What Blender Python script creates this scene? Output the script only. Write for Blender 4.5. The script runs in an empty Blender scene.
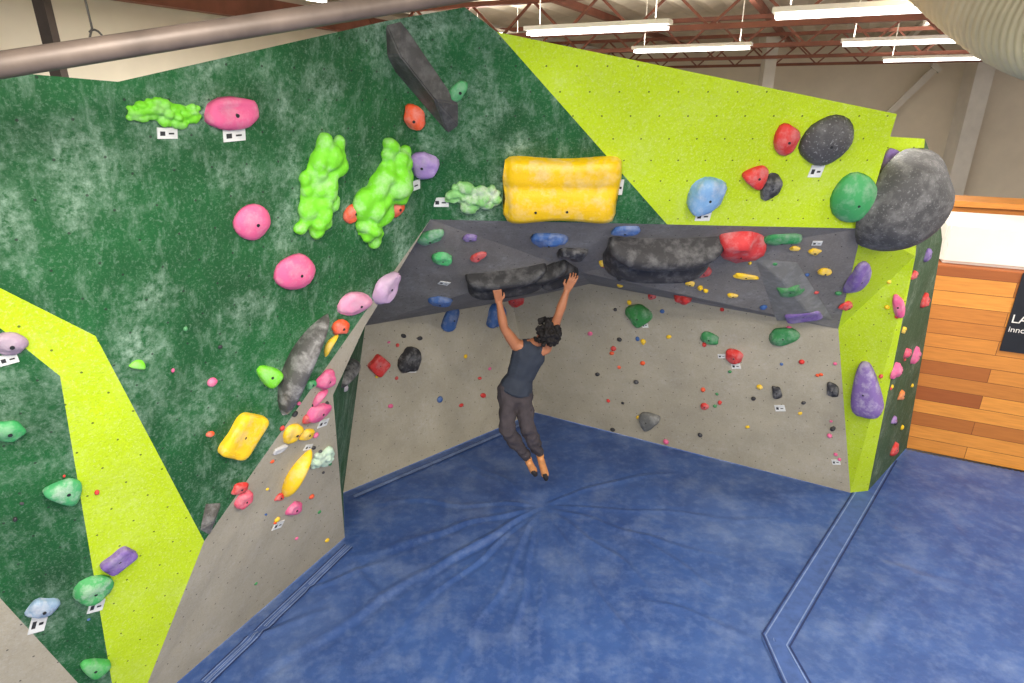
import bpy, bmesh, math, random
from mathutils import Vector, Matrix, noise
from mathutils.geometry import intersect_ray_tri
random.seed(7)
sc=bpy.context.scene
sc.view_settings.view_transform='Standard'
sc.view_settings.look='None'
H=4.5; TH=math.radians(21.2); F=620.0
CAM=Vector((0,0,H))
def lin(c): return c/12.92 if c<=.04045 else ((c+.055)/1.055)**2.4
def col(r,g,b): return (lin(r/255),lin(g/255),lin(b/255),1)
# sight-line survey helper: where a measured bearing meets a real surface
def ray(px,py):
    dx=(px-512)/F; dy=(py-341.5)/F
    return Vector((dx, math.cos(TH)-dy*math.sin(TH), -math.sin(TH)-dy*math.cos(TH)))
def at(px,py,D):
    r=ray(px,py); return CAM+r*(D/r.y)
def V(*a): return Vector(a)

# ---------------------------------------------------------------- materials
def newmat(name):
    m=bpy.data.materials.new(name); m.use_nodes=True
    nt=m.node_tree; b=nt.nodes['Principled BSDF']; return m,nt,b
def N(nt,t,**k):
    n=nt.nodes.new(t)
    for a,v in k.items(): setattr(n,a,v)
    return n
def mixc(nt,fac,a,b,blend='MIX'):
    n=N(nt,'ShaderNodeMix',data_type='RGBA',blend_type=blend)
    for s,v in ((n.inputs[0],fac),(n.inputs[6],a),(n.inputs[7],b)):
        if isinstance(v,(int,float,tuple)): s.default_value=v
        else: nt.links.new(v,s)
    return n.outputs[2]
def ramp(nt,src,p0,p1,c0=(0,0,0,1),c1=(1,1,1,1)):
    r=N(nt,'ShaderNodeValToRGB'); e=r.color_ramp.elements
    e[0].position=p0; e[0].color=c0; e[1].position=p1; e[1].color=c1
    nt.links.new(src,r.inputs[0]); return r.outputs[0]
def noisen(nt,vec,scale,detail=3,rough=.5):
    n=N(nt,'ShaderNodeTexNoise'); n.inputs['Scale'].default_value=scale
    n.inputs['Detail'].default_value=detail; n.inputs['Roughness'].default_value=rough
    nt.links.new(vec,n.inputs['Vector']); return n.outputs['Fac']
def math_(nt,op,a,b=None):
    n=N(nt,'ShaderNodeMath',operation=op)
    for i,v in enumerate((a,b)):
        if v is None: continue
        if isinstance(v,(int,float)): n.inputs[i].default_value=v
        else: nt.links.new(v,n.inputs[i])
    return n.outputs[0]

def wall_mat(name,c,chalk=.35,chalkc=(.55,.6,.55,1),dots=True,var=.18):
    m,nt,b=newmat(name)
    tc=N(nt,'ShaderNodeTexCoord'); ob=tc.outputs['Object']; uv=tc.outputs['UV']
    n1=noisen(nt,ob,1.6,4,.6)
    base=mixc(nt,ramp(nt,n1,.3,.7),tuple(x*(1-var) for x in c[:3])+(1,),tuple(min(1,x*(1+var)) for x in c[:3])+(1,))
    g=noisen(nt,ob,55,3,.8)
    base=mixc(nt,math_(nt,'MULTIPLY',ramp(nt,g,.52,.68),.22),base,chalkc)
    base=mixc(nt,math_(nt,'MULTIPLY',ramp(nt,noisen(nt,ob,48,3,.8),.55,.7),.35),base,tuple(x*.5 for x in c[:3])+(1,))
    mp=N(nt,'ShaderNodeMapping'); mp.inputs['Scale'].default_value=(4,1.4,1); mp.inputs['Rotation'].default_value=(0,0,.5); nt.links.new(uv,mp.inputs[0])
    n2=noisen(nt,mp.outputs[0],3,8,.75)
    n3=noisen(nt,ob,2.0,7,.7); n3b=noisen(nt,ob,22,5,.75)
    ch=math_(nt,'MULTIPLY',ramp(nt,n3,.48,.7),ramp(nt,n3b,.38,.64))
    ch2=math_(nt,'MULTIPLY',ramp(nt,n2,.52,.78),.5)
    f=math_(nt,'MULTIPLY',math_(nt,'ADD',ch,ch2),chalk)
    base=mixc(nt,f,base,chalkc)
    if dots:
        sp=N(nt,'ShaderNodeSeparateXYZ'); nt.links.new(uv,sp.inputs[0])
        row=math_(nt,'FLOOR',math_(nt,'DIVIDE',sp.outputs[1],.17))
        off=math_(nt,'MULTIPLY',row,.5)
        fx=math_(nt,'SUBTRACT',math_(nt,'FRACT',math_(nt,'ADD',math_(nt,'DIVIDE',sp.outputs[0],.2),off)),.5)
        fy=math_(nt,'SUBTRACT',math_(nt,'FRACT',math_(nt,'DIVIDE',sp.outputs[1],.17)),.5)
        d=math_(nt,'ADD',math_(nt,'POWER',math_(nt,'ABSOLUTE',math_(nt,'MULTIPLY',fx,.2)),2.0),math_(nt,'POWER',math_(nt,'ABSOLUTE',math_(nt,'MULTIPLY',fy,.17)),2.0))
        hole=math_(nt,'LESS_THAN',d,.0065**2)
        base=mixc(nt,math_(nt,'MULTIPLY',hole,.75),base,(.012,.014,.012,1))
    nt.links.new(base,b.inputs['Base Color'])
    b.inputs['Roughness'].default_value=.75
    bp=N(nt,'ShaderNodeBump'); bp.inputs['Strength'].default_value=.35; bp.inputs['Distance'].default_value=.01
    nt.links.new(noisen(nt,ob,70,3,.6),bp.inputs['Height']); nt.links.new(bp.outputs[0],b.inputs['Normal'])
    return m
M={}
M['dgreen']=wall_mat('paint_dark_green',col(14,84,36),.85,(.36,.5,.38,1),var=.32)
M['lime']=wall_mat('paint_lime',col(186,212,4),.18,(.82,.85,.5,1),var=.08)
M['grey']=wall_mat('plywood_grey',col(172,163,142),.4,(.58,.55,.49,1),var=.14)
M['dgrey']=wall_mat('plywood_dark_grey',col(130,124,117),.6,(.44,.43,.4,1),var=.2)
M['rgreen']=wall_mat('paint_side_green',col(48,78,44),.6,(.35,.42,.33,1))
def plain(name,c,rough=.6,metal=0,nscale=8,var=.25,bump=0,emis=None):
    m,nt,b=newmat(name); tc=N(nt,'ShaderNodeTexCoord')
    n=noisen(nt,tc.outputs['Object'],nscale,4,.6)
    base=mixc(nt,ramp(nt,n,.3,.7),tuple(x*(1-var) for x in c[:3])+(1,),tuple(min(1,x*(1+var*.5)) for x in c[:3])+(1,))
    nt.links.new(base,b.inputs['Base Color']); b.inputs['Roughness'].default_value=rough; b.inputs['Metallic'].default_value=metal
    if bump:
        bp=N(nt,'ShaderNodeBump'); bp.inputs['Strength'].default_value=bump; bp.inputs['Distance'].default_value=.01
        nt.links.new(noisen(nt,tc.outputs['Object'],nscale*5,3),bp.inputs['Height']); nt.links.new(bp.outputs[0],b.inputs['Normal'])
    if emis:
        b.inputs['Emission Color'].default_value=emis[0]; b.inputs['Emission Strength'].default_value=emis[1]
    return m
_hm={}
def hold_mat(c,chalk=.3,rough=.62,speck=0):
    k=(c,chalk,rough,speck)
    if k in _hm: return _hm[k]
    m,nt,b=newmat('hold_%d_%d_%d'%c); tc=N(nt,'ShaderNodeTexCoord'); ob=tc.outputs['Object']
    cc=col(*c)
    n=noisen(nt,ob,9,5,.65)
    base=mixc(nt,math_(nt,'MULTIPLY',ramp(nt,n,.46,.76),chalk*1.15),cc,(.8,.78,.76,1))
    base=mixc(nt,math_(nt,'MULTIPLY',ramp(nt,noisen(nt,ob,5,3,.6),.5,.75),.3),base,tuple(x*.45 for x in cc[:3])+(1,))
    if speck:
        n2=noisen(nt,ob,60,2,.5)
        base=mixc(nt,math_(nt,'MULTIPLY',ramp(nt,n2,.6,.68),speck),base,(.6,.6,.6,1))
    nt.links.new(base,b.inputs['Base Color']); b.inputs['Roughness'].default_value=rough
    bp=N(nt,'ShaderNodeBump'); bp.inputs['Strength'].default_value=.45; bp.inputs['Distance'].default_value=.006
    nt.links.new(noisen(nt,ob,70,3),bp.inputs['Height']); nt.links.new(bp.outputs[0],b.inputs['Normal'])
    _hm[k]=m; return m
def mesh_obj(name,verts,faces,mats,fm=None,smooth=False,parent=None):
    me=bpy.data.meshes.new(name); me.from_pydata([tuple(v) for v in verts],[],faces)
    for m in mats: me.materials.append(m)
    if fm:
        for p,i in zip(me.polygons,fm): p.material_index=i
    if smooth:
        for p in me.polygons: p.use_smooth=True
    me.update()
    o=bpy.data.objects.new(name,me); sc.collection.objects.link(o)
    if parent: o.parent=parent
    return o
def empty(name,loc=(0,0,0)):
    e=bpy.data.objects.new(name,None); e.location=loc; sc.collection.objects.link(e); return e

# ---------------------------------------------------------------- climbing wall
S=V(-2.13,2.966,3.38); T1=V(-1.76,3.0,4.58); C=V(-2.19,3.60,1.58); Q=V(-.644,4.9,3.63)
E=V(-2.79,3.48,.345); B0=V(-2.96,3.45,0); BL=V(-4.4,2.03,0)
W1=V(-2.30,2.68,3.72); W2=S+(W1-S)*2.2
A0=V(-2.04,2.69,4.61); A2=T1+(A0-T1)*2.5
L2=V(2.83,5.0,3.54)
def plane_hit(px,py,a,b,c):
    n=(b-a).cross(c-a); r=ray(px,py); t=n.dot(a-CAM)/n.dot(r); return CAM+r*t
T2=V(-.77,4.2,4.95); T2b=V(-.28,4.15,5.02); T4=at(897,114,4.6); T3=plane_hit(497,32,Q,L2,T4)
AR=Q.lerp(C,.35); LB=Q.lerp(L2,.542)
P1=V(.36,8.56,0); P2=V(-2.08,6.45,0); P3=V(-1.85,5.61,0); P4=V(-2.79,3.76,0)
P5=V(4.17,6.45,0); P6=V(4.41,6.49,0); P7=V(5.5,7.52,0)
K=V(0,8.19,1.93); MM=V(.98,7.52,2.36); NN=V(3.46,6.18,2.25); J=V(-1.69,6.72,2.09)
G1=V(-1.15,4.56,2.86)
G2=plane_hit(333,395,P3,P4,Q)
FA=at(470,292,6.1); FB=at(580,272,6.1)
def pb(x,y): return plane_hit(x,y,S,C,E)
lm0=pb(-130,262); lm1=pb(0,328); lm2=pb(60,376); lm3=pb(112,683)
gm0=pb(-130,457); gm1=pb(0,598); gm2=pb(78,683)
X1=B0.lerp(BL,.06); X2=B0.lerp(BL,.14)
R1=V(3.71,5.6,3.17); R2=V(3.17,5,4.23); R3=V(2.82,5,4.25); R4=V(4.48,6.4,3.15); R5=V(3.82,5.8,3.96)
polys=[ # (material, [verts])
 ('dgreen',[A2,A0,T1,S,W1,W2]),
 ('lime',[W2,W1,S,C,E,B0,X1,lm3,lm2,lm1,lm0]),
 ('dgreen',[lm0,lm1,lm2,lm3,X1,X2,gm2,gm1,gm0]),
 ('grey',[gm0,gm1,gm2,X2,BL]),
 ('dgreen',[T1,T2,AR,C,S]),
 ('dgreen',[T2,Q,AR]),('dgreen',[T2,T2b,Q]),('dgreen',[T2b,T3,Q]),
 ('dgreen',[T3,LB,Q]),('lime',[T3,T4,L2,LB]),
 ('grey',[C,AR,Q,G1,G2,P3,P4,B0,E]),
 ('dgreen',[P3,G2,G1,J,P2]),
 ('grey',[P1,P2,J,K]),
 ('grey',[P1,K,MM,NN,P5]),
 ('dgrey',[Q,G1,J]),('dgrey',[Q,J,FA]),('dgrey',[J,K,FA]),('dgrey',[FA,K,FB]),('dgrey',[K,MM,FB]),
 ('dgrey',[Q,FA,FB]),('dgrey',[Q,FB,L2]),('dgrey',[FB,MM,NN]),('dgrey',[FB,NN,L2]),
 ('lime',[P5,NN,R1,P6]),('lime',[NN,L2,R1]),('lime',[L2,R2,R1]),('lime',[L2,R3,R2]),
 ('lime',[L2,T4,R3]),
 ('rgreen',[P6,R1,R4,P7]),('rgreen',[R1,R2,R5,R4]),
]
mats=['dgreen','lime','grey','dgrey','rgreen','ply']
M['ply']=plain('plywood_edge',col(150,120,80),.8)
def cap(a,b,d): polys.append(('ply',[a,b,b+d,a+d]))
dl=V(-.3,.35,-.03); dr=V(.1,.5,-.04)
cap(A2,A0,dl);cap(A0,T1,dl);cap(T1,T2,dl);cap(T2,T2b,dr);cap(T2b,T3,dr);cap(T3,T4,dr)
cap(R3,R2,V(.1,.5,-.02)); cap(R2,R5,V(-.3,.4,0)); cap(R5,R4,V(-.35,.45,0)); cap(R4,P7,V(-.35,.45,0))
verts=[];faces=[];fm=[];tris=[];idx={}
for mn,ps in polys:
    f=[]
    for p in ps:
        k=tuple(round(x,4) for x in p)
        if k not in idx: idx[k]=len(verts); verts.append(p)
        f.append(idx[k])
    faces.append(f); fm.append(mats.index(mn))
wall=mesh_obj('climbing_wall',verts,faces,[M[k] for k in mats],fm)
me=wall.data; uvl=me.uv_layers.new(name='UVMap')
for p in me.polygons:
    n=p.normal; h=Vector((-n.y,n.x,0))
    h=h.normalized() if h.length>.05 else Vector((1,0,0))
    w=n.cross(h)
    for li in p.loop_indices:
        v=me.vertices[me.loops[li].vertex_index].co
        uvl.data[li].uv=(v.dot(h),v.dot(w))
me.calc_loop_triangles()
for lt in me.loop_triangles:
    a,b,c=[me.vertices[i].co.copy() for i in lt.vertices]
    n=(b-a).cross(c-a)
    if n.length>1e-9: tris.append((a,b,c,n.normalized()))
def hit(px,py):
    r=ray(px,py); best=None
    for a,b,c,n in tris:
        q=intersect_ray_tri(a,b,c,r,CAM,True)
        if q is not None:
            d=(q-CAM).length
            if best is None or d<best[0]: best=(d,q,n if n.dot(r)<0 else -n)
    return best
def frame(px,py,w,h,rot=0):
    b=hit(px,py)
    if b is None: return None
    d,p,n=b; r=ray(px,py); t=(p-CAM).dot(r)/r.dot(r)
    a=math.radians(rot)
    def prj(x,y):
        q=ray(x,y); tt=n.dot(p-CAM)/n.dot(q); return CAM+q*tt
    ux=prj(px+2*math.cos(a),py-2*math.sin(a))-p
    uy=prj(px-2*math.sin(a),py-2*math.cos(a))-p
    sc0=t/F
    lx=min(ux.length/2,1.45*sc0)*w/2
    ux.normalize(); uy=uy-ux*uy.dot(ux); ly=min(uy.length/2,1.45*sc0)*h/2; uy.normalize()
    return p,ux*lx,uy*ly,n

# ---------------------------------------------------------------- holds
def sgp(x,e): return math.copysign(abs(x)**e,x)
_ico={}
def ico(sub):
    if sub not in _ico:
        bm=bmesh.new(); bmesh.ops.create_icosphere(bm,subdivisions=sub,radius=1)
        _ico[sub]=([v.co.copy() for v in bm.verts],[[v.index for v in f.verts] for f in bm.faces]); bm.free()
    return _ico[sub]
bolt_mat=plain('bolt_dark',(.02,.02,.02,1),.5)
def remesh(o,voxel,sm,keep=None):
    md=o.modifiers.new('r','REMESH'); md.mode='VOXEL'; md.voxel_size=voxel
    ms=o.modifiers.new('s','SMOOTH'); ms.iterations=sm; ms.factor=.5
    dg=bpy.context.evaluated_depsgraph_get(); dg.update()
    m2=bpy.data.meshes.new_from_object(o.evaluated_get(dg)); o.modifiers.clear(); o.data=m2
    m2.materials.clear()
    for mm in keep: m2.materials.append(mm)
    for p in m2.polygons: p.use_smooth=True; p.material_index=0
def hold(kind,px,py,w,h,rot,c,prot=None,seed=None,chalk=.3,rough=.62,speck=0,name='climbing_hold',bolt=True):
    fr=frame(px,py,w,h,rot)
    if fr is None: return
    p,ex,ey,n=fr
    seed=seed if seed is not None else random.random()*50
    sv=Vector((seed,seed*1.7,seed*.3))
    L=(prot if prot else .75)*min(ex.length,ey.length)
    vs=[];fs=[]
    def emit(fn,sub=3):
        V0,F0=ico(sub); o=len(vs)
        for v in V0: vs.append(fn(v))
        fs.extend([[i+o for i in f] for f in F0])
    def loc(a,b,cc): return ex*a+ey*b+n*(L*cc)
    if kind=='dome':
        def fn(v):
            k=1+.10*noise.noise(v*1.3+sv)
            return loc(v.x*k,v.y*k,max(v.z,-.02)*k)
        emit(fn,4 if w>60 else 3)
    elif kind=='blob':
        def fn(v):
            k=1+.30*noise.noise(v*1.1+sv)
            z=max(v.z,-.02)
            return loc(sgp(v.x,.8)*k,sgp(v.y,.85)*k*(1-.15*v.x),sgp(z,.75)*k*(1+.35*noise.noise(v*2+sv)))
        emit(fn)
    elif kind=='jug':
        def fn(v):
            z=max(v.z,-.02); x=sgp(v.x,.7); y=sgp(v.y,.7)
            k=1+.12*noise.noise(v*1.5+sv)
            zz=sgp(z,.6)*(1-.55*math.exp(-((y-.35)**2)/.06-(x*x)/.5)) if z>0 else z
            return loc(x*k,y*k*(1-.12*x*x),zz*k)
        emit(fn)
    elif kind=='tri':
        def fn(v):
            y=sgp(v.y,.7); x=sgp(v.x,.6)*(1-.62*(y*.5+.5)); z=max(v.z,-.02)
            return loc(x,y,sgp(z,.6)*(1-.35*y))
        emit(fn)
    elif kind=='bar':
        def fn(v):
            x=sgp(v.x,.3); y=sgp(v.y,.35); z=max(v.z,-.02)
            zz=sgp(z,.35)*(1-.3*math.exp(-((y-.05)**2)/.05))
            return loc(x*(1-.03*y),y*(1-.04*math.cos(x*5)),zz)
        emit(fn,4)
    elif kind=='bigjug':
        prof=[(1.0,0),(1.02,.5),(.96,.72),(.75,.8),(.5,.82),(.34,.8),(.26,.74),(.16,.76),(.06,.86),(-.1,.97),(-.35,1.02),(-.75,.98),(-.95,.8),(-1.03,.4),(-1.0,0)]
        ns=28
        for i in range(ns+1):
            a=-1+2*i/ns; e=(1-abs(a)**9)**.5 if abs(a)<1 else 0
            e=max(e,.0)
            for (y,z) in prof: vs.append(loc(a*(1+.02*math.sin(y*4)),y*(.86+.14*e)*(1-.05*math.cos(a*3.1)),z*(.25+.75*e)*(1-.06*math.cos(a*3.1))-(.0 if z else .02)))
        m_=len(prof)
        for i in range(ns):
            for j in range(m_-1): fs.append([i*m_+j,i*m_+j+1,(i+1)*m_+j+1,(i+1)*m_+j])
        fs.append(list(range(m_))); fs.append([ns*m_+j for j in range(m_)])
    elif kind=='pillow':
        def fn(v):
            x=sgp(v.x,.42); y=sgp(v.y,.5); z=max(v.z,-.02)
            fl=abs(x)**3
            return loc(x*(1-.14*(1-y*y)),y*(.72+.34*fl)+.14*x*x-.05,sgp(z,.5)*(1+.08*noise.noise(v*1.5+sv)-.32*math.exp(-(y-.1)**2/.12))*(1-.35*fl))
        emit(fn,4)
    elif kind=='crescent':
        nseg=28;ring=14
        for i in range(nseg+1):
            a=-1+2*i/nseg; r=(max(0,1-abs(a)**2.2))**.7*.42+.015
            cb=.55*(1-a*a)-.3
            for j in range(ring):
                t=2*math.pi*j/ring
                vs.append(loc(a,cb+r*math.cos(t),max(-.02,r*1.9*math.sin(t))))
        for i in range(nseg):
            for j in range(ring):
                fs.append([i*ring+j,i*ring+(j+1)%ring,(i+1)*ring+(j+1)%ring,(i+1)*ring+j])
        fs.append(list(range(ring))); fs.append([nseg*ring+j for j in range(ring)])
    elif kind=='cluster':
        rg=random.Random(int(seed*100)); k=min(ex.length,ey.length)
        asp=max(ex.length,ey.length)/k; lng=ex if ex.length>ey.length else ey; sh=ey if lng is ex else ex
        lu=lng.normalized(); su=sh.normalized()
        nn=int(5.5*asp)
        for i in range(nn):
            a=-1+2*(i+.5)/nn
            for s in (-1,0,1):
                if rg.random()<.12: continue
                cl=lu*(lng.length*(.9*a+rg.uniform(-.04,.04)))+su*(k*(.55*s+.25*math.sin(a*5+seed)+rg.uniform(-.12,.12)))*math.sqrt(max(.2,1-a*a*.7))
                rr=k*rg.uniform(.24,.44)*math.sqrt(max(.4,1-a*a*.5))
                cl=cl+n*(rr*(.9 if s==0 else .4))
                st=Vector((rg.uniform(.8,1.5),rg.uniform(.8,1.2),1))
                emit(lambda v,cl=cl,rr=rr: cl+(lu*v.x*st.x+su*v.y*st.y+n*v.z)*rr*(1+.2*noise.noise(v*2+cl*20)),2)
        emit(lambda v: (lng*.9*v.x+sh*.75*v.y+n*(k*.35*max(v.z,-.1))),2)
    mt=hold_mat(c,chalk,rough,speck)
    me=bpy.data.meshes.new(name)
    fmi=[0]*len(fs)
    if bolt and kind in('dome','blob','jug','tri','bar','bigjug') and min(ex.length,ey.length)>.035:
        pts=[(0,0)] if kind not in('bigjug',) else [(-.45,-.5),(.1,-.5)]
        for (a,b) in pts:
            zt=max([v.dot(n) for v in vs if ((v-n*v.dot(n))-ex*a-ey*b).length<.3*min(ex.length,ey.length)] or [L])
            o=len(vs); r=.010; u=ex.normalized(); w2=n.cross(u)
            for zz in (zt*.6,zt+.002):
                for j in range(10):
                    t=2*math.pi*j/10; vs.append(ex*a+ey*b+u*r*math.cos(t)+w2*r*math.sin(t)+n*zz)
            for j in range(10): fs.append([o+j,o+(j+1)%10,o+10+(j+1)%10,o+10+j]); fmi.append(1)
            fs.append([o+10+j for j in range(10)]); fmi.append(1)
    me.from_pydata([tuple(v) for v in vs],[],fs); me.materials.append(mt); me.materials.append(bolt_mat)
    for q,i in zip(me.polygons,fmi): q.use_smooth=(i==0); q.material_index=i
    o=bpy.data.objects.new(name,me); o.location=p; sc.collection.objects.link(o)
    if kind=='cluster': remesh(o,max(.005,min(ex.length,ey.length)*.07),2,[mt])
    return o

def volume(poly,apex,hgt,c,chalk=.3,speck=0,name='climbing_volume'):
    """faceted wooden volume: outline points on the wall, ridge points raised along the normal"""
    cx=sum(a for a,b in poly)/len(poly); cy=sum(b for a,b in poly)/len(poly)
    b=hit(cx,cy)
    if b is None: return
    d,p,n=b
    def prj(x,y):
        q=ray(x,y); tt=n.dot(p-CAM)/n.dot(q); return CAM+q*tt
    base=[prj(x,y)-p for x,y in poly]
    bm=bmesh.new()
    for v in base: bm.verts.new(v)
    for x,y in apex: bm.verts.new(prj(x,y)-p+n*hgt)
    bmesh.ops.convex_hull(bm,input=list(bm.verts))
    bmesh.ops.bevel(bm,geom=list(bm.edges),offset=.008,segments=2,affect='EDGES')
    me=bpy.data.meshes.new(name); bm.to_mesh(me); bm.free(); me.materials.append(hold_mat(c,chalk,.55,speck))
    o=bpy.data.objects.new(name,me); o.location=p; sc.collection.objects.link(o); return o

LG=(120,212,40); PK=(228,98,144); GR=(40,130,70); YE=(245,200,30); OR=(238,90,45); RD=(212,54,48)
PU=(122,95,160); BLU=(62,100,160); BK=(48,47,49); LB_=(125,168,212); PP=(225,150,180); BG=(60,160,90)
# --- dark green panels
hold('cluster',165,112,80,28,-4,LG,seed=3.1,chalk=.3)
hold('jug',231,113,52,33,3,PK,seed=2)
hold('dome',252,222,37,36,0,PK,prot=.55); hold('dome',295,272,39,36,0,PK,prot=.6)
hold('cluster',318,186,108,46,78,LG,seed=7.2,chalk=.35)
hold('cluster',381,193,114,42,66,LG,seed=9.4,chalk=.35)
volume([(386,24),(402,20),(459,104),(459,126),(448,134),(381,56)],[(402,48),(436,92)],.10,(66,64,62),chalk=.12)
hold('blob',415,117,22,22,0,OR); hold('blob',458,90,22,13,60,BG)
hold('blob',423,163,30,26,10,(160,130,190)); hold('cluster',473,196,60,26,-5,(130,190,110),seed=4.4,chalk=.8)
hold('bigjug',561,187,114,58,0,(244,196,8),prot=.62,chalk=.3,rough=.45)
hold('blob',352,212,22,13,60,OR); hold('blob',396,208,18,10,60,OR)
hold('blob',355,303,30,22,10,PP); hold('blob',385,286,32,20,45,(205,170,200)); hold('blob',340,327,16,14,0,OR)
hold('crescent',330,345,26,12,60,YE); hold('blob',325,379,22,18,50,PK); hold('crescent',319,397,24,14,50,PK)
hold('blob',318,411,22,14,20,PK); hold('blob',292,432,18,14,20,YE); hold('blob',308,418,12,8,20,RD)
hold('blob',311,384,10,8,20,BG); hold('blob',307,434,14,9,10,YE); hold('blob',345,388,10,8,0,(190,180,190))
hold('crescent',299,364,112,38,66,(84,82,80),prot=1.1,chalk=.45,rough=.35,name='climbing_volume')
hold('crescent',347,372,54,28,60,(54,54,56),chalk=.4,rough=.35,name='climbing_volume')
hold('bar',242,435,50,26,58,YE,prot=.5)
hold('tri',138,364,20,9,-8,LG); hold('tri',267,374,26,22,50,LG); hold('dome',212,382,10,9,0,PK); hold('dome',210,434,8,6,0,OR)
hold('crescent',294,473,56,22,60,YE,prot=1.1)
hold('blob',243,499,20,15,40,(225,90,110)); hold('blob',240,488,16,10,10,RD); hold('blob',293,508,14,14,0,PK)
hold('cluster',322,457,24,18,10,(190,215,190),seed=1.2); hold('blob',279,497,8,8,0,RD); hold('blob',280,449,18,6,30,(190,190,190))
volume([(205,503),(222,502),(210,536),(199,530)],[(209,518)],.05,(88,84,76))
# lower-left panel
hold('blob',10,343,34,20,5,(165,140,160)); hold('blob',8,430,26,26,40,BG); hold('tri',66,489,42,26,-20,(70,160,100),chalk=.6)
hold('bar',118,559,34,15,38,PU); hold('blob',93,588,34,26,0,(70,160,90),chalk=.6); hold('blob',42,606,28,18,0,(140,165,190),chalk=.7)
hold('tri',93,665,30,22,40,(70,165,80)); 
# --- front face above roof lip
hold('blob',786,138,26,28,20,RD); hold('dome',826,140,50,50,0,(76,74,74),prot=.6,speck=.3,chalk=.12)
hold('tri',757,175,28,24,-40,RD); hold('blob',771,186,20,26,0,BK); hold('blob',707,194,34,36,0,LB_,chalk=.5)
hold('dome',853,198,48,46,20,(66,158,92),prot=.7,seed=3)
# under the lip / roof
hold('blob',740,242,46,40,10,(214,60,60),prot=.8); hold('blob',781,237,40,14,5,GR); hold('blob',549,237,36,16,0,BLU); hold('blob',625,229,30,12,5,BLU)
hold('pillow',660,248,124,56,0,(50,48,49),prot=.8,chalk=.16,name='climbing_volume')
hold('pillow',506,277,90,32,8,(46,45,46),prot=.8,chalk=.16)
hold('pillow',553,270,46,30,20,(46,45,46),prot=.8,chalk=.16)
hold('blob',572,252,30,16,0,BK); hold('blob',430,236,28,13,20,BG,chalk=.6); hold('blob',443,257,20,14,0,(80,190,110)); hold('blob',470,237,14,8,0,PU)
hold('blob',620,266,40,8,-5,RD); hold('blob',704,271,14,14,0,RD); hold('blob',478,256,14,8,30,RD)
hold('blob',440,300,22,11,-10,BLU); hold('blob',450,319,26,13,70,BLU); hold('blob',495,316,24,16,80,BLU); hold('blob',516,300,18,12,0,RD)
hold('blob',605,262,12,8,0,YE)
volume([(754,258),(798,262),(834,320),(776,321)],[(782,275),(806,305)],.06,(128,126,120),chalk=.2)
hold('blob',790,287,28,16,10,(70,140,80)); hold('bar',803,314,36,13,8,PU,prot=.6)
for x,y,w,h in((825,271,14,7),(746,276,26,6),(815,251,12,6),(733,295,10,5),(700,262,8,5),(655,280,8,5),(690,283,10,5),(795,248,10,5)): hold('blob',x,y,w,h,-8,YE)
# back walls
hold('blob',683,297,18,12,10,RD); hold('blob',640,315,22,22,20,(60,140,70)); hold('blob',735,356,18,13,-10,RD)
hold('blob',784,336,28,18,10,(60,140,80)); hold('blob',710,338,18,10,-15,(60,140,80)); hold('blob',777,392,10,12,0,BK)
hold('blob',833,389,13,14,0,BK); hold('tri',648,419,24,18,40,(110,110,106)); hold('bar',378,365,18,16,50,RD); hold('blob',409,360,20,24,0,BK)
hold('blob',705,406,8,6,0,RD); hold('blob',652,296,8,6,0,RD); hold('blob',760,387,6,5,0,YE)
# right column
hold('blob',889,163,18,30,-10,PU); hold('blob',857,277,36,18,70,PU); hold('tri',867,388,40,52,-8,(128,102,162),chalk=.5)
hold('dome',893,199,70,102,0,(70,69,69),prot=.95,speck=.15,chalk=.16,name='climbing_volume',bolt=False)
hold('blob',899,306,12,22,0,PK); hold('blob',906,353,13,10,0,(225,80,110)); hold('blob',894,370,12,16,0,PK); hold('blob',914,355,10,16,0,PK)
hold('blob',893,449,8,13,0,RD); hold('blob',900,395,8,10,0,(230,130,60)); hold('blob',923,300,10,14,0,RD); hold('blob',926,255,8,14,0,PU)
hold('blob',893,420,7,8,0,(160,120,180)); hold('blob',903,330,7,7,0,YE); hold('blob',913,275,7,9,0,RD); hold('blob',846,305,10,8,0,RD)

# foot chips: one object
rg=random.Random(11)
chips=[]
for _ in range(46):
    x=rg.uniform(590,840); y=rg.uniform(300,460)
    if y>(412+(x-535)*.25): continue
    chips.append((x,y))
for _ in range(14): chips.append((rg.uniform(365,495),rg.uniform(330,410)))
for _ in range(22): 
    y=rg.uniform(400,600); chips.append((rg.uniform(345-(y-340)*.28-40,330),y))
for _ in range(16): chips.append((rg.uniform(600,840),rg.uniform(240,300)))
for _ in range(10): chips.append((rg.uniform(880,915),rg.uniform(280,440)))
for _ in range(6): chips.append((rg.uniform(0,110),rg.uniform(400,640)))
for _ in range(4): chips.append((rg.uniform(130,330),rg.uniform(300,470)))
cc=[RD,YE,(60,140,80),BK,BLU,PK,OR]
vs=[];fs=[];fmi=[]
V0,F0=ico(2)
for x,y in chips:
    w=rg.uniform(3,6); fr=frame(x,y,w,w*rg.uniform(.7,1.1),rg.uniform(-30,30))
    if not fr: continue
    p,ex,ey,n=fr; o=len(vs); L=.8*ey.length
    vs+= [p+ex*v.x+ey*v.y+n*(L*max(v.z,-.02)) for v in V0]; fs+=[[i+o for i in f] for f in F0]; k=rg.choice([0,0,1,1,2,3,3,4,5,6]); fmi+=[k]*len(F0)
mesh_obj('small_footholds',vs,fs,[hold_mat(c,.15) for c in cc],fmi,True)

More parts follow.
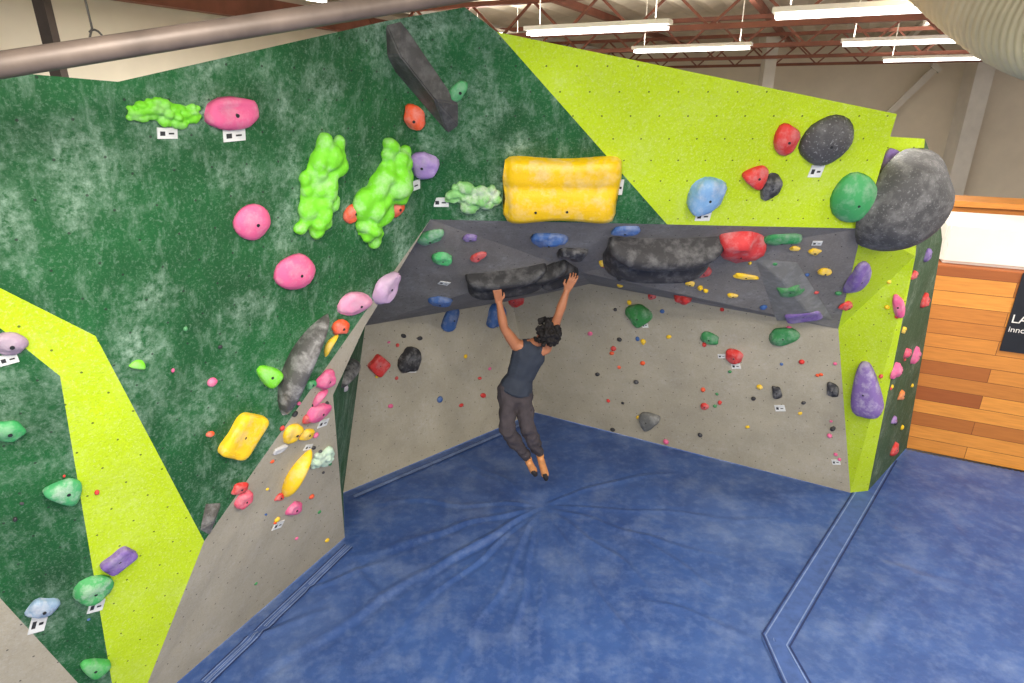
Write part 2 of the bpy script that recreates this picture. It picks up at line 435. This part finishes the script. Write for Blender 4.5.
# route tags
tagw=plain('tag_card',col(225,225,220),.6); tagd=plain('tag_ink',(.03,.03,.03,1),.6)
def tag(px,py,w,h,rot,c=None):
    fr=frame(px,py,w,h,rot)
    if not fr: return
    p,ex,ey,n=fr; z=n*.006
    def q(a0,a1,b0,b1,zz): return [ex*a0+ey*b0+zz,ex*a1+ey*b0+zz,ex*a1+ey*b1+zz,ex*a0+ey*b1+zz]
    vs=q(-1,1,-1,1,z)+q(-1,1,-1,1,n*0)+q(-.75,-.25,-.45,.35,z*1.2)+q(.1,.65,-.2,.1,z*1.2)
    fs=[[0,1,2,3],[4,5,6,7],[0,1,5,4],[1,2,6,5],[2,3,7,6],[3,0,4,7],[8,9,10,11],[12,13,14,15]]
    o=mesh_obj('route_tag',vs,fs,[tagw,hold_mat(c,.1) if c else tagd,tagd],[0]*6+[1,2]); o.location=p
for t in ((167,133,20,11,0),(234,135,22,12,5),(619,187,8,15,0),(703,216,15,9,0),(816,171,13,12,0),(441,202,15,9,0),(8,359,20,10,15),(96,606,16,10,15),(38,623,17,17,15),
          (413,186,14,9,20),(444,283,10,5,-10),(780,408,10,6,0),(736,366,9,5,0),(722,356,8,4,0),(817,243,10,5,0),(308,447,8,5,10),(836,462,8,5,0),(278,525,10,6,20),(323,423,10,6,20),(645,325,6,5,0),(412,370,9,5,0)):
    tag(*t)

# ---------------------------------------------------------------- mat floor
U=Vector((.899,-.438,0)); Wd=Vector((.438,.899,0)); Z=Vector((0,0,1))
def uvp(u,v,z): return U*u+Wd*v+Z*z
m,nt,b=newmat('blue_mat_vinyl'); tc=N(nt,'ShaderNodeTexCoord'); ob=tc.outputs['Object']
n1=noisen(nt,ob,1.3,6,.65); n2=noisen(nt,ob,9,6,.7); n4=noisen(nt,ob,2.2,8,.7); n5=noisen(nt,ob,.55,3,.6)
base=mixc(nt,ramp(nt,n1,.3,.7),col(46,72,128),col(62,93,152))
base=mixc(nt,math_(nt,'MULTIPLY',ramp(nt,n2,.48,.8),.4),base,col(126,146,184))
base=mixc(nt,math_(nt,'MULTIPLY',ramp(nt,n4,.5,.7),.38),base,col(132,148,180))
base=mixc(nt,math_(nt,'MULTIPLY',ramp(nt,n5,.5,.7),.25),base,col(120,140,176))
nt.links.new(base,b.inputs['Base Color']); b.inputs['Roughness'].default_value=.5
bp=N(nt,'ShaderNodeBump'); bp.inputs['Strength'].default_value=.6; bp.inputs['Distance'].default_value=.03
nt.links.new(noisen(nt,ob,4,6,.6),bp.inputs['Height']); nt.links.new(bp.outputs[0],b.inputs['Normal'])
M['mat']=m
def fl(px,py):
    r=ray(px,py); t=-H/r.z; p=CAM+r*t; return (p.x,p.y)
cen=fl(541,504)
ridges=[]  # (x0,y0,x1,y1,width,height)
for x,y,w,hh in ((330,560,.05,.03),(240,683,.05,.032),(345,670,.035,.026),(430,720,.035,.034),(500,760,.03,.032),(540,740,.025,.028),(610,740,.035,.034),(690,720,.04,.034),(770,670,.05,.024),(760,570,.04,.03),(800,520,.04,.02),
               (370,500,.04,.022),(450,450,.03,.02),(520,420,.03,.016),(670,470,.04,.03),(400,590,.03,.028)):
    ridges.append((*cen,*fl(x,y),w,hh))
for a,bb,w,hh in (((350,560),(420,683),.05,.025),((620,520),(720,600),.04,.025),((300,590),(390,560),.04,.025),((560,560),(600,640),.03,.025),((660,430),(760,470),.04,.025),((880,560),(1000,600),.07,.016),((860,640),(960,540),.07,.016),((640,600),(760,640),.04,.02),((240,640),(330,600),.04,.022),((940,500),(1010,640),.08,.014)):
    ridges.append((*fl(*a),*fl(*bb),w,hh))
seamA=fl(887,457); seamB=fl(776,640); seamC=fl(806,700)
def segd(x,y,s):
    x0,y0,x1,y1=s[:4]; dx=x1-x0;dy=y1-y0; L=dx*dx+dy*dy
    t=((x-x0)*dx+(y-y0)*dy)/L; tc_=max(0,min(1,t))
    return math.hypot(x-x0-dx*tc_,y-y0-dy*tc_),t
def fh(x,y):
    z=.012*noise.noise(Vector((x*.9,y*.9,3)))
    for i,s in enumerate(ridges):
        d,t=segd(x,y,s)
        if t<0 or t>1 or d>.45: continue
        sx=((s[2]-s[0])*(y-s[1])-(s[3]-s[1])*(x-s[0])); sd=math.copysign(d,sx)+.13*noise.noise(Vector((x*1.4,y*1.4,i*3.1)))*min(1,t*3)
        fade=min(1,(t+.0)/.16)*(1-t)**.6*max(.2,.9+.8*noise.noise(Vector((x*1.5,y*1.5,i*7.7))))
        wd=s[4]*(.55+.6*t)
        z+=s[5]*fade*(math.exp(-(sd/wd)**2)-.6*math.exp(-((sd-1.6*wd)/wd)**2))*.9
    dc=math.hypot(x-cen[0],y-cen[1]); z-=.02*math.exp(-(dc/.25)**2)
    for s in ((*seamA,*seamB),(*seamB,*seamC)):
        d,t=segd(x,y,s); 
        if -.0<=t<=1.0: z-=.02*math.exp(-(d/.05)**2)
    return z-.012
x0,x1,y0,y1=-4.4,7.8,1.6,8.7; st=.028
nx=int((x1-x0)/st);ny=int((y1-y0)/st)
vs=[];fs=[]
nB=V(-.484,-.875,0); nC=V(.654,-.756,0)
def inside(x,y):
    p=V(x,y,0)
    if p.dot(Wd)>9.16: return False
    if (p-P1).dot(nB)<-.12 and x<4.4 : return False
    if (p-P1).dot(nC)<-.12 : return False
    return True
grid={}
for j in range(ny+1):
    for i in range(nx+1):
        x=x0+i*st;y=y0+j*st
        if inside(x,y): grid[(i,j)]=len(vs); vs.append((x,y,fh(x,y)))
for j in range(ny):
    for i in range(nx):
        q=[(i,j),(i+1,j),(i+1,j+1),(i,j+1)]
        if all(k in grid for k in q): fs.append([grid[k] for k in q])
mesh_obj('crash_mat',vs,fs,[M['mat']],None,True)
mesh_obj('crash_mat',[(-6,-2.5,-.03),(13,-2.5,-.03),(13,1.62,-.03),(-6,1.62,-.03),(7.78,1.62,-.03),(13,3.8,-.03),(7.78,6.35,-.03),(-6,-2.5,-.345),(13,-2.5,-.345)],[[0,1,2,3],[4,2,5,6],[0,1,8,7]],[M['mat']])
# seam straps
strap=plain('seam_strap',col(68,94,150),.6); stitch=plain('stitch_line',col(118,138,182),.7); edge=plain('seam_edge',col(34,50,96),.7)
def ribbon(name,pts,w,z,mt,parent):
    vs=[];fs=[]
    P=[]
    for a,b2 in zip(pts[:-1],pts[1:]):
        nseg=max(2,int((Vector(b2)-Vector(a)).length/.06))
        for k in range(nseg): P.append(Vector(a).lerp(Vector(b2),k/nseg))
    P.append(Vector(pts[-1]))
    for i,p in enumerate(P):
        d=(P[min(i+1,len(P)-1)]-P[max(0,i-1)]).normalized(); nn_=Vector((-d.y,d.x))
        for s in(-1,1):
            q=p+nn_*w*s/2; vs.append((q.x,q.y,max(fh(q.x,q.y),fh(p.x,p.y)-.01)+z))
    for i in range(len(P)-1): fs.append([2*i,2*i+1,2*i+3,2*i+2])
    return mesh_obj(name,vs,fs,[mt],None,True,parent)
se=empty('mat_seam_strap')
def off(pts,d):
    out=[]
    for i,p in enumerate(pts):
        a=Vector(pts[max(0,i-1)]);b2=Vector(pts[min(len(pts)-1,i+1)]); dd=(b2-a).normalized(); out.append(Vector(p)+Vector((-dd.y,dd.x))*d)
    return out
def strapset(pts,w):
    ribbon('strap',pts,w,.010,strap,se)
    for k in (-.38,-.08,.08,.38): ribbon('stitching',off(pts,w*k),.012,.016,stitch,se)
    for k in (-.49,.0,.49): ribbon('edge',off(pts,w*k),.016,.015,edge,se)
strapset([seamA,seamB,seamC],.24)
strapset([Vector(fl(349,546)),Vector(fl(205,683))],.1)
strapset([Vector(fl(354,497)),Vector(fl(530,421))],.06)

# ---------------------------------------------------------------- building shell
M['bwall']=plain('painted_block',col(226,216,198),.8,0,1.5,.08)
M['steel']=plain('steel_white',col(215,210,200),.5,0,3,.1)
M['rust']=plain('red_oxide_steel',col(134,80,62),.6,0,3,.3)
M['deck']=plain('roof_deck',col(205,192,172),.7,0,2,.2)
M['white']=plain('white_paint',col(236,232,224),.5,0,2,.05)
M['pipe']=plain('pipe_grey_brown',col(112,98,88),.5,.2,5,.3)
def quad(name,a,b2,c,d,mt): return mesh_obj(name,[a,b2,c,d],[[0,1,2,3]],[mt])
quad('wall_back',uvp(-7,19,-.35),uvp(22,19,-.35),uvp(22,19,5.9),uvp(-7,19,5.9),M['bwall'])
quad('wall_left',uvp(-7,-4,-.35),uvp(-7,19,-.35),uvp(-7,19,5.9),uvp(-7,-4,5.9),M['bwall'])
quad('floor',uvp(-7,-8,-.35),uvp(22,-8,-.35),uvp(22,19,-.35),uvp(-7,19,-.35),plain('concrete',col(120,118,114),.8,0,2,.2))
vs=[];fs=[]
nrib=150
for i in range(nrib+1):
    u=-7+29*i/nrib; z=5.85+(.05 if i%2 else 0)
    vs+= [uvp(u,-4,z),uvp(u,19,z)]
for i in range(nrib): fs.append([2*i,2*i+1,2*i+3,2*i+2])
mesh_obj('ceiling',vs,fs,[M['deck']])
def beam(vs,fs,a,b2,w,h):
    d=(b2-a).normalized(); s=d.cross(Z)
    s=s.normalized() if s.length>.01 else Vector((1,0,0)); t=s.cross(d)
    o=len(vs)
    for p in(a,b2):
        for i,j in((-1,-1),(1,-1),(1,1),(-1,1)): vs.append(p+s*w*i/2+t*h*j/2)
    fs.extend([[o,o+1,o+2,o+3],[o+4,o+5,o+6,o+7]]+[[o+i,o+(i+1)%4,o+4+(i+1)%4,o+4+i] for i in range(4)])
for v in (8.2,11.2,14.2,17.2):
    vs=[];fs=[]
    beam(vs,fs,uvp(-6.5,v,5.7),uvp(21.9,v,5.7),.1,.06); beam(vs,fs,uvp(-6.5,v,5.3),uvp(21.9,v,5.3),.1,.06)
    u=-6.4;k=0
    while u<21.2:
        beam(vs,fs,uvp(u,v,5.3 if k%2 else 5.7),uvp(u+.45,v,5.7 if k%2 else 5.3),.03,.03); u+=.45;k+=1
    mesh_obj('roof_truss',vs,fs,[M['rust']])
for i in range(12):
    vs=[];fs=[]; u=-6+i*2.4
    beam(vs,fs,uvp(u,-3.9,5.78),uvp(u,18.9,5.78),.08,.1); mesh_obj('roof_purlin',vs,fs,[M['rust'] if i%3 else M['steel']])
def colm(name,a,b2,w,h,mt):
    vs=[];fs=[]; beam(vs,fs,a,b2,w,h)
    beam(vs,fs,b2-Z*.12 if abs((b2-a).normalized().z)>.9 else b2-(b2-a).normalized()*.1,b2,w*1.6,h*1.6)
    beam(vs,fs,a,a+(b2-a).normalized()*.1,w*1.6,h*1.6)
    return mesh_obj(name,vs,fs,[mt])
def wallpt(px,py,vv):
    r=ray(px,py); t=vv/r.dot(Wd); return CAM+r*t
c1=wallpt(962,140,18.4); colm('steel_column',Vector((c1.x,c1.y,-.3)),Vector((c1.x,c1.y,5.8)),.42,.42,M['steel'])
c2=wallpt(769,60,16); colm('steel_column',Vector((c2.x,c2.y,-.3)),Vector((c2.x,c2.y,5.8)),.25,.25,M['steel'])
colm('steel_brace',wallpt(938,66,18.7),wallpt(880,122,18.7),.15,.15,M['steel'])
r=ray(46,20); t=-6.3/r.dot(U); c3=CAM+r*t; colm('steel_column',Vector((c3.x,c3.y,-.3)),Vector((c3.x,c3.y,5.8)),.1,.1,plain('dark_steel',col(62,52,48),.5))
vs=[];fs=[];beam(vs,fs,uvp(-6.85,-3.9,5.6),uvp(-6.85,18,5.6),.15,.25);mesh_obj('steel_girder',vs,fs,[M['rust']])

# wood plank wall
m,nt,b=newmat('wood_planks'); tc=N(nt,'ShaderNodeTexCoord'); sp=N(nt,'ShaderNodeSeparateXYZ'); nt.links.new(tc.outputs['Object'],sp.inputs[0])
cb=N(nt,'ShaderNodeCombineXYZ'); nt.links.new(sp.outputs[0],cb.inputs[0]); nt.links.new(sp.outputs[2],cb.inputs[1])
br=N(nt,'ShaderNodeTexBrick'); nt.links.new(cb.outputs[0],br.inputs[0])
br.inputs['Color1'].default_value=col(240,162,68); br.inputs['Color2'].default_value=col(156,82,36); br.inputs['Mortar'].default_value=col(90,48,22)
br.inputs['Scale'].default_value=1; br.inputs['Mortar Size'].default_value=.003; br.inputs['Brick Width'].default_value=1.7; br.inputs['Row Height'].default_value=.19; br.offset=.37; br.inputs['Bias'].default_value=0
mp=N(nt,'ShaderNodeMapping'); mp.inputs['Scale'].default_value=(1.2,1,14); nt.links.new(tc.outputs['Object'],mp.inputs[0])
g=noisen(nt,mp.outputs[0],2.5,5,.6)
base=mixc(nt,math_(nt,'MULTIPLY',ramp(nt,g,.35,.7),.6),br.outputs[0],mixc(nt,.5,br.outputs[0],col(130,64,24)))
nt.links.new(base,b.inputs['Base Color']); b.inputs['Roughness'].default_value=.45
M['wood']=m
def ubox(name,u0,u1,v0,v1,z0,z1,mt,bev=0,parent=None):
    bm=bmesh.new(); bmesh.ops.create_cube(bm,size=1)
    for v in bm.verts: v.co=Vector(((v.co.x+.5)*(u1-u0),(v.co.y+.5)*(v1-v0),(v.co.z+.5)*(z1-z0)))
    if bev: bmesh.ops.bevel(bm,geom=list(bm.edges),offset=bev,segments=3,affect='EDGES')
    me=bpy.data.meshes.new(name); bm.to_mesh(me); bm.free(); me.materials.append(mt)
    o=bpy.data.objects.new(name,me); o.location=uvp(u0,v0,z0); o.rotation_euler=(0,0,math.atan2(U.y,U.x)); sc.collection.objects.link(o)
    if parent: o.parent=parent
    return o
ubox('wood_plank_wall',1.25,10,9.19,9.5,-.02,2.58,M['wood'],.01)
for k in range(3):
    ubox('white_foam_block',1.5+k*1.75,3.2+k*1.75,9.3,10.3,2.585,3.10,M['white'],.04)
ubox('wood_shelf',1.7,9,10.6,11.3,3.12,3.2,M['wood'],.005)
ubox('wood_cabinet',1.7,9,10.65,11.3,-.3,3.115,M['wood'],.005)
ban=ubox('banner',0,2.6,0,.012,0,1.0,plain('banner_black',col(24,26,32),.5))
r=ray(1012,310); t=9.16/r.dot(Wd); bp0=CAM+r*t; bu=bp0.dot(U)
ban.location=uvp(bu,9.165,1.58)
def text(body,u,z,size,parent):
    cu=bpy.data.curves.new(body,'FONT'); cu.body=body; cu.size=size; cu.extrude=.002; cu.materials.append(M['white'])
    o=bpy.data.objects.new('lettering',cu); sc.collection.objects.link(o)
    o.parent=parent; o.location=(u,-.006,z); o.rotation_euler=(math.pi/2,0,0)
text('LA CRESTONA',.02,.38,.15,ban); text('innovation',.02,.26,.10,ban)

# pipes
def tube(name,pts,r,mt,ring=20):
    cu=bpy.data.curves.new(name,'CURVE'); cu.dimensions='3D'; cu.bevel_depth=r; cu.bevel_resolution=6; cu.use_fill_caps=True
    sp=cu.splines.new('POLY'); sp.points.add(len(pts)-1)
    for q,p in zip(sp.points,pts): q.co=(*p,1)
    cu.materials.append(mt); o=bpy.data.objects.new(name,cu); sc.collection.objects.link(o); return o
a=at(-120,84,2.15); c=at(480,-10,3.4)
dd=(c-a)
tube('ceiling_pipe',[a-dd*.6,a,c,c+dd*1.2],.043,M['pipe'])
a=at(20,62,2.9); c=at(250,30,3.4)
tube('ceiling_pipe',[a-(c-a)*.8,a+(c-a)*.55],.035,plain('pipe_brown',col(92,58,44),.5))
a=at(96,40,2.6)
pts=[Vector((a.x-.03,a.y,5.8)),a+V(-.005,0,.04)]
for k in range(15):
    t=k/14*math.pi*1.7-math.pi/2; pts.append(a+V(.035*math.sin(t)*.9,0,-.01-.045*math.cos(t)))
tube('hanging_hook',pts,.004,plain('hook_steel',col(70,66,62),.4,.6))
pts=[at(925,-75,5.2),at(1000,-15,4.6),at(1052,46,4.1),at(1140,36,3.5),at(1300,-40,3.0)]
def bez(pts,t):
    n=len(pts)-1; p=Vector((0,0,0))
    for i,q in enumerate(pts): p+=q*(math.comb(n,i)*(1-t)**(n-i)*t**i)
    return p
vs=[];fs=[];n=160;ring=32
for i in range(n+1):
    t=i/n; p=bez(pts,t); d=(bez(pts,min(1,t+.01))-bez(pts,max(0,t-.01))).normalized(); s=d.cross(Z).normalized(); u2=s.cross(d)
    r=.35+.012*math.cos(i*math.pi/2)
    for j in range(ring):
        q=2*math.pi*j/ring; vs.append(p+s*r*math.cos(q)+u2*r*math.sin(q))
for i in range(n):
    for j in range(ring): fs.append([i*ring+j,i*ring+(j+1)%ring,(i+1)*ring+(j+1)%ring,(i+1)*ring+j])
mesh_obj('ribbed_air_duct',vs,fs,[plain('duct_fabric',col(200,190,158),.6,0,3,.15)],None,True)

# ---------------------------------------------------------------- lamps
tubem=plain('lamp_tube',(1,1,1,1),.5,emis=((1,.96,.9,1),5))
def lamp(p,length,energy,ang=0,up=0):
    e=empty('fluorescent_or_fill_light',p); d=(U*math.cos(ang)+Wd*math.sin(ang))
    vs=[];fs=[]; beam(vs,fs,-d*length/2+Z*.05,d*length/2+Z*.05,.16,.04); mesh_obj('housing',vs,fs,[M['white']],parent=e)
    vs=[];fs=[]
    for s in(-.05,.05):
        w=Wd*s; beam(vs,fs,-d*length*.48+w,d*length*.48+w,.03,.03)
    mesh_obj('tubes',vs,fs,[tubem],parent=e)
    vs=[];fs=[]
    for s in(-.4,.4): beam(vs,fs,d*length*s+Z*.07,d*length*s+Z*(5.84-p[2]),.01,.01)
    mesh_obj('hangers',vs,fs,[M['steel']],parent=e)
    for en,zz,rx in((energy,-.03,0),(up,.09,math.pi)):  # the upward area light is added to brighten the ceiling deck
        if not en: continue
        l=bpy.data.lights.new('lamp','AREA'); l.shape='RECTANGLE'; l.size=length; l.size_y=.35; l.energy=en; l.color=(1,.95,.88)
        o=bpy.data.objects.new('lamp',l); sc.collection.objects.link(o); o.parent=e; o.location=(0,0,zz); o.rotation_euler=(rx,0,math.atan2(d.y,d.x))
for px,py,Ln in ((595,31,1.5),(860,13,1.3),(905,43,1.4),(932,60,1.5),(690,50,1.6)):
    r=ray(px,py); t=.65/r.z
    if t>14: t=14
    lamp(CAM+r*t,Ln,70,0,25)
for x,y,e in ((-.3,1.2,155),(2.2,1.0,155),(4.6,2.2,155),(.8,-1.5,150),(3.8,-1.2,150),(-1.2,-.6,105),(6.5,5.0,130)):
    lamp(Vector((x,y,5.45)),1.6,e)
for u_,v_ in((-4.6,4.5),(-4.6,9),(12,12)):  # fill lamps added to brighten the left and back walls
    lamp(uvp(u_,v_,5.4),1.6,160,math.pi/2,20)
w=bpy.data.worlds.new('World'); sc.world=w; w.use_nodes=True
w.node_tree.nodes['Background'].inputs[0].default_value=(1,.97,.93,1); w.node_tree.nodes['Background'].inputs[1].default_value=1.5

# ---------------------------------------------------------------- climber
root=empty('climber',(0,0,0))
def spheres(bmv,a,b2,ra,rb,basis=None,sa=None,sb=None):
    L=(b2-a).length; n=max(2,int(L/(min(ra,rb)*.3))+1)
    for i in range(n+1):
        t=i/n; bmv.append((a.lerp(b2,t),ra+(rb-ra)*t,basis,(1,1,1) if sa is None else tuple(sa[k]+(sb[k]-sa[k])*t for k in range(3))))
def build(name,items,mt,voxel,sm=6,noise_amp=0,noise_sc=10):
    V0,F0=ico(2); vs=[];fs=[]
    for c,r,bs,s in items:
        o=len(vs)
        for v in V0:
            q=Vector((v.x*s[0],v.y*s[1],v.z*s[2]))*r
            if bs: q=bs[0]*q.x+bs[1]*q.y+bs[2]*q.z
            vs.append(c+q)
        fs+=[[i+o for i in f] for f in F0]
    me=bpy.data.meshes.new(name+'_src'); me.from_pydata([tuple(v) for v in vs],[],fs)
    o=bpy.data.objects.new(name,me); sc.collection.objects.link(o)
    remesh(o,voxel,sm,[mt])
    if noise_amp:
        for v in o.data.vertices: v.co+=v.normal*noise_amp*noise.noise(v.co*noise_sc)
    o.parent=root; return o
hipc=at(515,391,5.90); 
up0=(at(529,350,5.92)-hipc).normalized()
across=V(1,.15,0); across=(across-up0*across.dot(up0)).normalized()
fwd=up0.cross(across).normalized()
if fwd.y<0: fwd=-fwd
bs=(across,fwd,up0)
shc=at(530,351,5.92); shL=shc-across*.165+up0*.03; shR=shc+across*.15+up0*.07
neck=shc+up0*.09; head=at(546,335,5.85)
wrL=at(499,302,5.80); haL=at(497,289,5.76); elL=at(504,328,5.82)
wrR=at(567,290,5.82); haR=at(573,279,5.80); elR=at(559,314,5.80)
hL=hipc-across*.085; hR=hipc+across*.085
knL=at(507,430,5.74); knR=at(527,427,5.80); anL=at(528,459,5.98); anR=at(540,455,6.01)
toL=at(535,474,5.96); toR=at(546,478,5.98)
hf=V(-.62,.7,.35).normalized(); hs=hf.cross(Z).normalized(); hu=hs.cross(hf).normalized(); hb=(hs,hf,hu)
body=[]
spheres(body,hipc-up0*.02,hipc+up0*.14,.14,.125,bs,(1.12,.8,1),(1.05,.75,1))
spheres(body,hipc+up0*.14,shc-up0*.06,.125,.15,bs,(1.05,.75,1),(1.14,.72,1))
spheres(body,shc-up0*.06,shc+up0*.02,.15,.11,bs,(1.14,.72,1),(1.25,.7,1))
spheres(body,shc-across*.08+up0*.02,shL,.075,.066); spheres(body,shc+across*.08+up0*.02,shR,.075,.066)
spheres(body,shc,neck,.062,.055); spheres(body,neck,head-hu*.05,.055,.052)
for sh,el,wr in((shL,elL,wrL),(shR,elR,wrR)):
    spheres(body,sh,sh.lerp(el,.4),.062,.06); spheres(body,sh.lerp(el,.4),el,.06,.044)
    spheres(body,el,el.lerp(wr,.3),.044,.049); spheres(body,el.lerp(wr,.3),wr,.049,.03)
for hp,kn,an in((hL,knL,anL),(hR,knR,anR)):
    spheres(body,hp,kn,.088,.056); spheres(body,kn,kn.lerp(an,.35),.056,.058); spheres(body,kn.lerp(an,.35),an,.058,.036)
body.append((head+hu*.02,.1,hb,(.86,1,1.08))); spheres(body,head-hu*.04+hf*.02,head-hu*.075+hf*.05,.062,.042)
spheres(body,head+hf*.095+hu*.015,head+hf*.112-hu*.015,.012,.015)
for s in(-1,1): spheres(body,head+hs*s*.086-hf*.005+hu*.02,head+hs*s*.088-hf*.005-hu*.02,.014,.01)
spheres(body,head+hf*.096-hu*.048-hs*.02,head+hf*.096-hu*.048+hs*.02,.011,.011)
skin=plain('skin',col(182,118,82),.5,0,12,.12); 
build('body',body,skin,.009,4)
def handm(wr,ha,side,nm):
    d=(ha-wr).normalized(); s=V(1,0,0); s=(s-d*s.dot(d)).normalized(); f=d.cross(s); 
    if f.y<0: f=-f
    it=[]
    for k in range(4):
        b0=wr+s*(k-1.5)*.012; b1=ha+s*(k-1.5)*.021-d*.015; spheres(it,b0,b1,.019,.014)
    lens=(.06,.075,.07,.052)
    for k in range(4):
        kk=k if side>0 else 3-k
        p0=ha+s*(k-1.5)*.022-d*.012; p1=p0+d*lens[kk]*.5+f*.012+s*(k-1.5)*.003; p2=p1+d*lens[kk]*.25+f*lens[kk]*.4; p3=p2-d*.008+f*lens[kk]*.3
        spheres(it,p0,p1,.0095,.009); spheres(it,p1,p2,.009,.0085); spheres(it,p2,p3,.0085,.007)
    t0=wr+d*.02+s*side*.022; t1=t0+s*side*.035+d*.03+f*.01; t2=t1+d*.03+f*.018; 
    spheres(it,t0,t1,.014,.011); spheres(it,t1,t2,.011,.0085)
    build(nm,it,skin,.0045,2)
handm(wrL,haL,1,'hand_left'); handm(wrR,haR,-1,'hand_right')
eyew=plain('eye_white',(.8,.8,.8,1),.3); eyed=plain('iris',(.05,.03,.02,1),.3)
for s in(-1,1):
    build('eye',[(head+hf*.088+hs*s*.032+hu*.022,.012,None,(1,1,1))],eyew,.003,1)
    build('iris',[(head+hf*.0965+hs*s*.032+hu*.022,.006,None,(1,1,1))],eyed,.002,1)
build('lips',[(head+hf*.104-hu*.048+hs*x*.01,.0075,None,(1,1,1)) for x in(-2,-1,0,1,2)],plain('lips',col(150,80,70),.5),.003,1)
hi=[]; rg=random.Random(5)
for _ in range(420):
    v=Vector((rg.gauss(0,1),rg.gauss(0,1),rg.gauss(0,1))).normalized()
    if v.y>.35 and v.z<.55: continue
    if v.z<-.55: continue
    k=rg.uniform(.95,1.28)
    hi.append((head+hu*.03+hs*v.x*.108*k+hf*v.y*.115*k+hu*v.z*.125*k,rg.uniform(.014,.024),None,(1,1,1)))
hi.append((head+hu*.035-hf*.02,.106,hb,(.98,.98,1.05)))
build('curly_hair',hi,plain('hair_dark',col(24,19,18),.8),.006,1)
tt=[]
spheres(tt,hipc+up0*.02,hipc+up0*.07,.158,.152,bs,(1.2,1.0,.35),(1.16,.95,.6))
spheres(tt,hipc+up0*.07,hipc+up0*.16,.152,.137,bs,(1.16,.95,.6),(1.08,.8,1))
spheres(tt,hipc+up0*.16,shc-up0*.06,.137,.16,bs,(1.08,.8,1),(1.14,.77,1))
spheres(tt,shc-up0*.06,shc-up0*.0,.16,.132,bs,(1.14,.77,1),(1.05,.84,1))
for s in(-1,1): spheres(tt,shc+across*s*.08-up0*.03,shc+across*s*.085+up0*.055,.082,.056,bs,(.6,1.25,1),(.5,1.45,1))
build('tank_top',tt,plain('cloth_navy',col(48,55,68),.85,0,10,.2),.009,3,.010,11)
pt=[]
spheres(pt,hipc-up0*.06,hipc+up0*.05,.155,.138,bs,(1.1,.85,1),(1.08,.82,1))
for hp,kn,an in((hL,knL,anL),(hR,knR,anR)):
    spheres(pt,hp,kn,.108,.083); spheres(pt,kn,kn.lerp(an,.5),.083,.078); spheres(pt,kn.lerp(an,.5),kn.lerp(an,.92),.078,.052)
build('trousers',pt,plain('cloth_charcoal',col(68,61,64),.9,0,12,.25),.009,4,.024,13)
shm=plain('shoe_rubber',col(206,140,84),.5,0,18,.25); shd=plain('shoe_sole',col(40,36,36),.6)
for an,to,nm in((anL,toL,'shoe_left'),(anR,toR,'shoe_right')):
    d=(to-an).normalized(); bk_=V(0,-1,0); bk_=(bk_-d*bk_.dot(d)).normalized()
    it=[]; h0=an+d*.03+bk_*.035
    spheres(it,an+d*.01,h0,.046,.038); spheres(it,h0,to-d*.05,.040,.046); spheres(it,to-d*.05,to+V(0,.01,0),.046,.028); spheres(it,an,to-d*.08,.038,.038)
    build(nm,it,shm,.006,3)
    it=[]; spheres(it,to-d*.07+bk_*.016,to-d*.03+bk_*.012,.036,.036); spheres(it,to-d*.04,to+d*.008,.04,.028)
    build(nm+'_sole',it,shd,.006,3)

# ---------------------------------------------------------------- camera
cd=bpy.data.cameras.new('camera'); cam=bpy.data.objects.new('camera',cd); sc.collection.objects.link(cam)
cam.location=CAM; cam.rotation_euler=(math.radians(90)-TH,0,0); cd.sensor_width=36; cd.lens=F/1024*36; cd.clip_end=200
sc.camera=cam
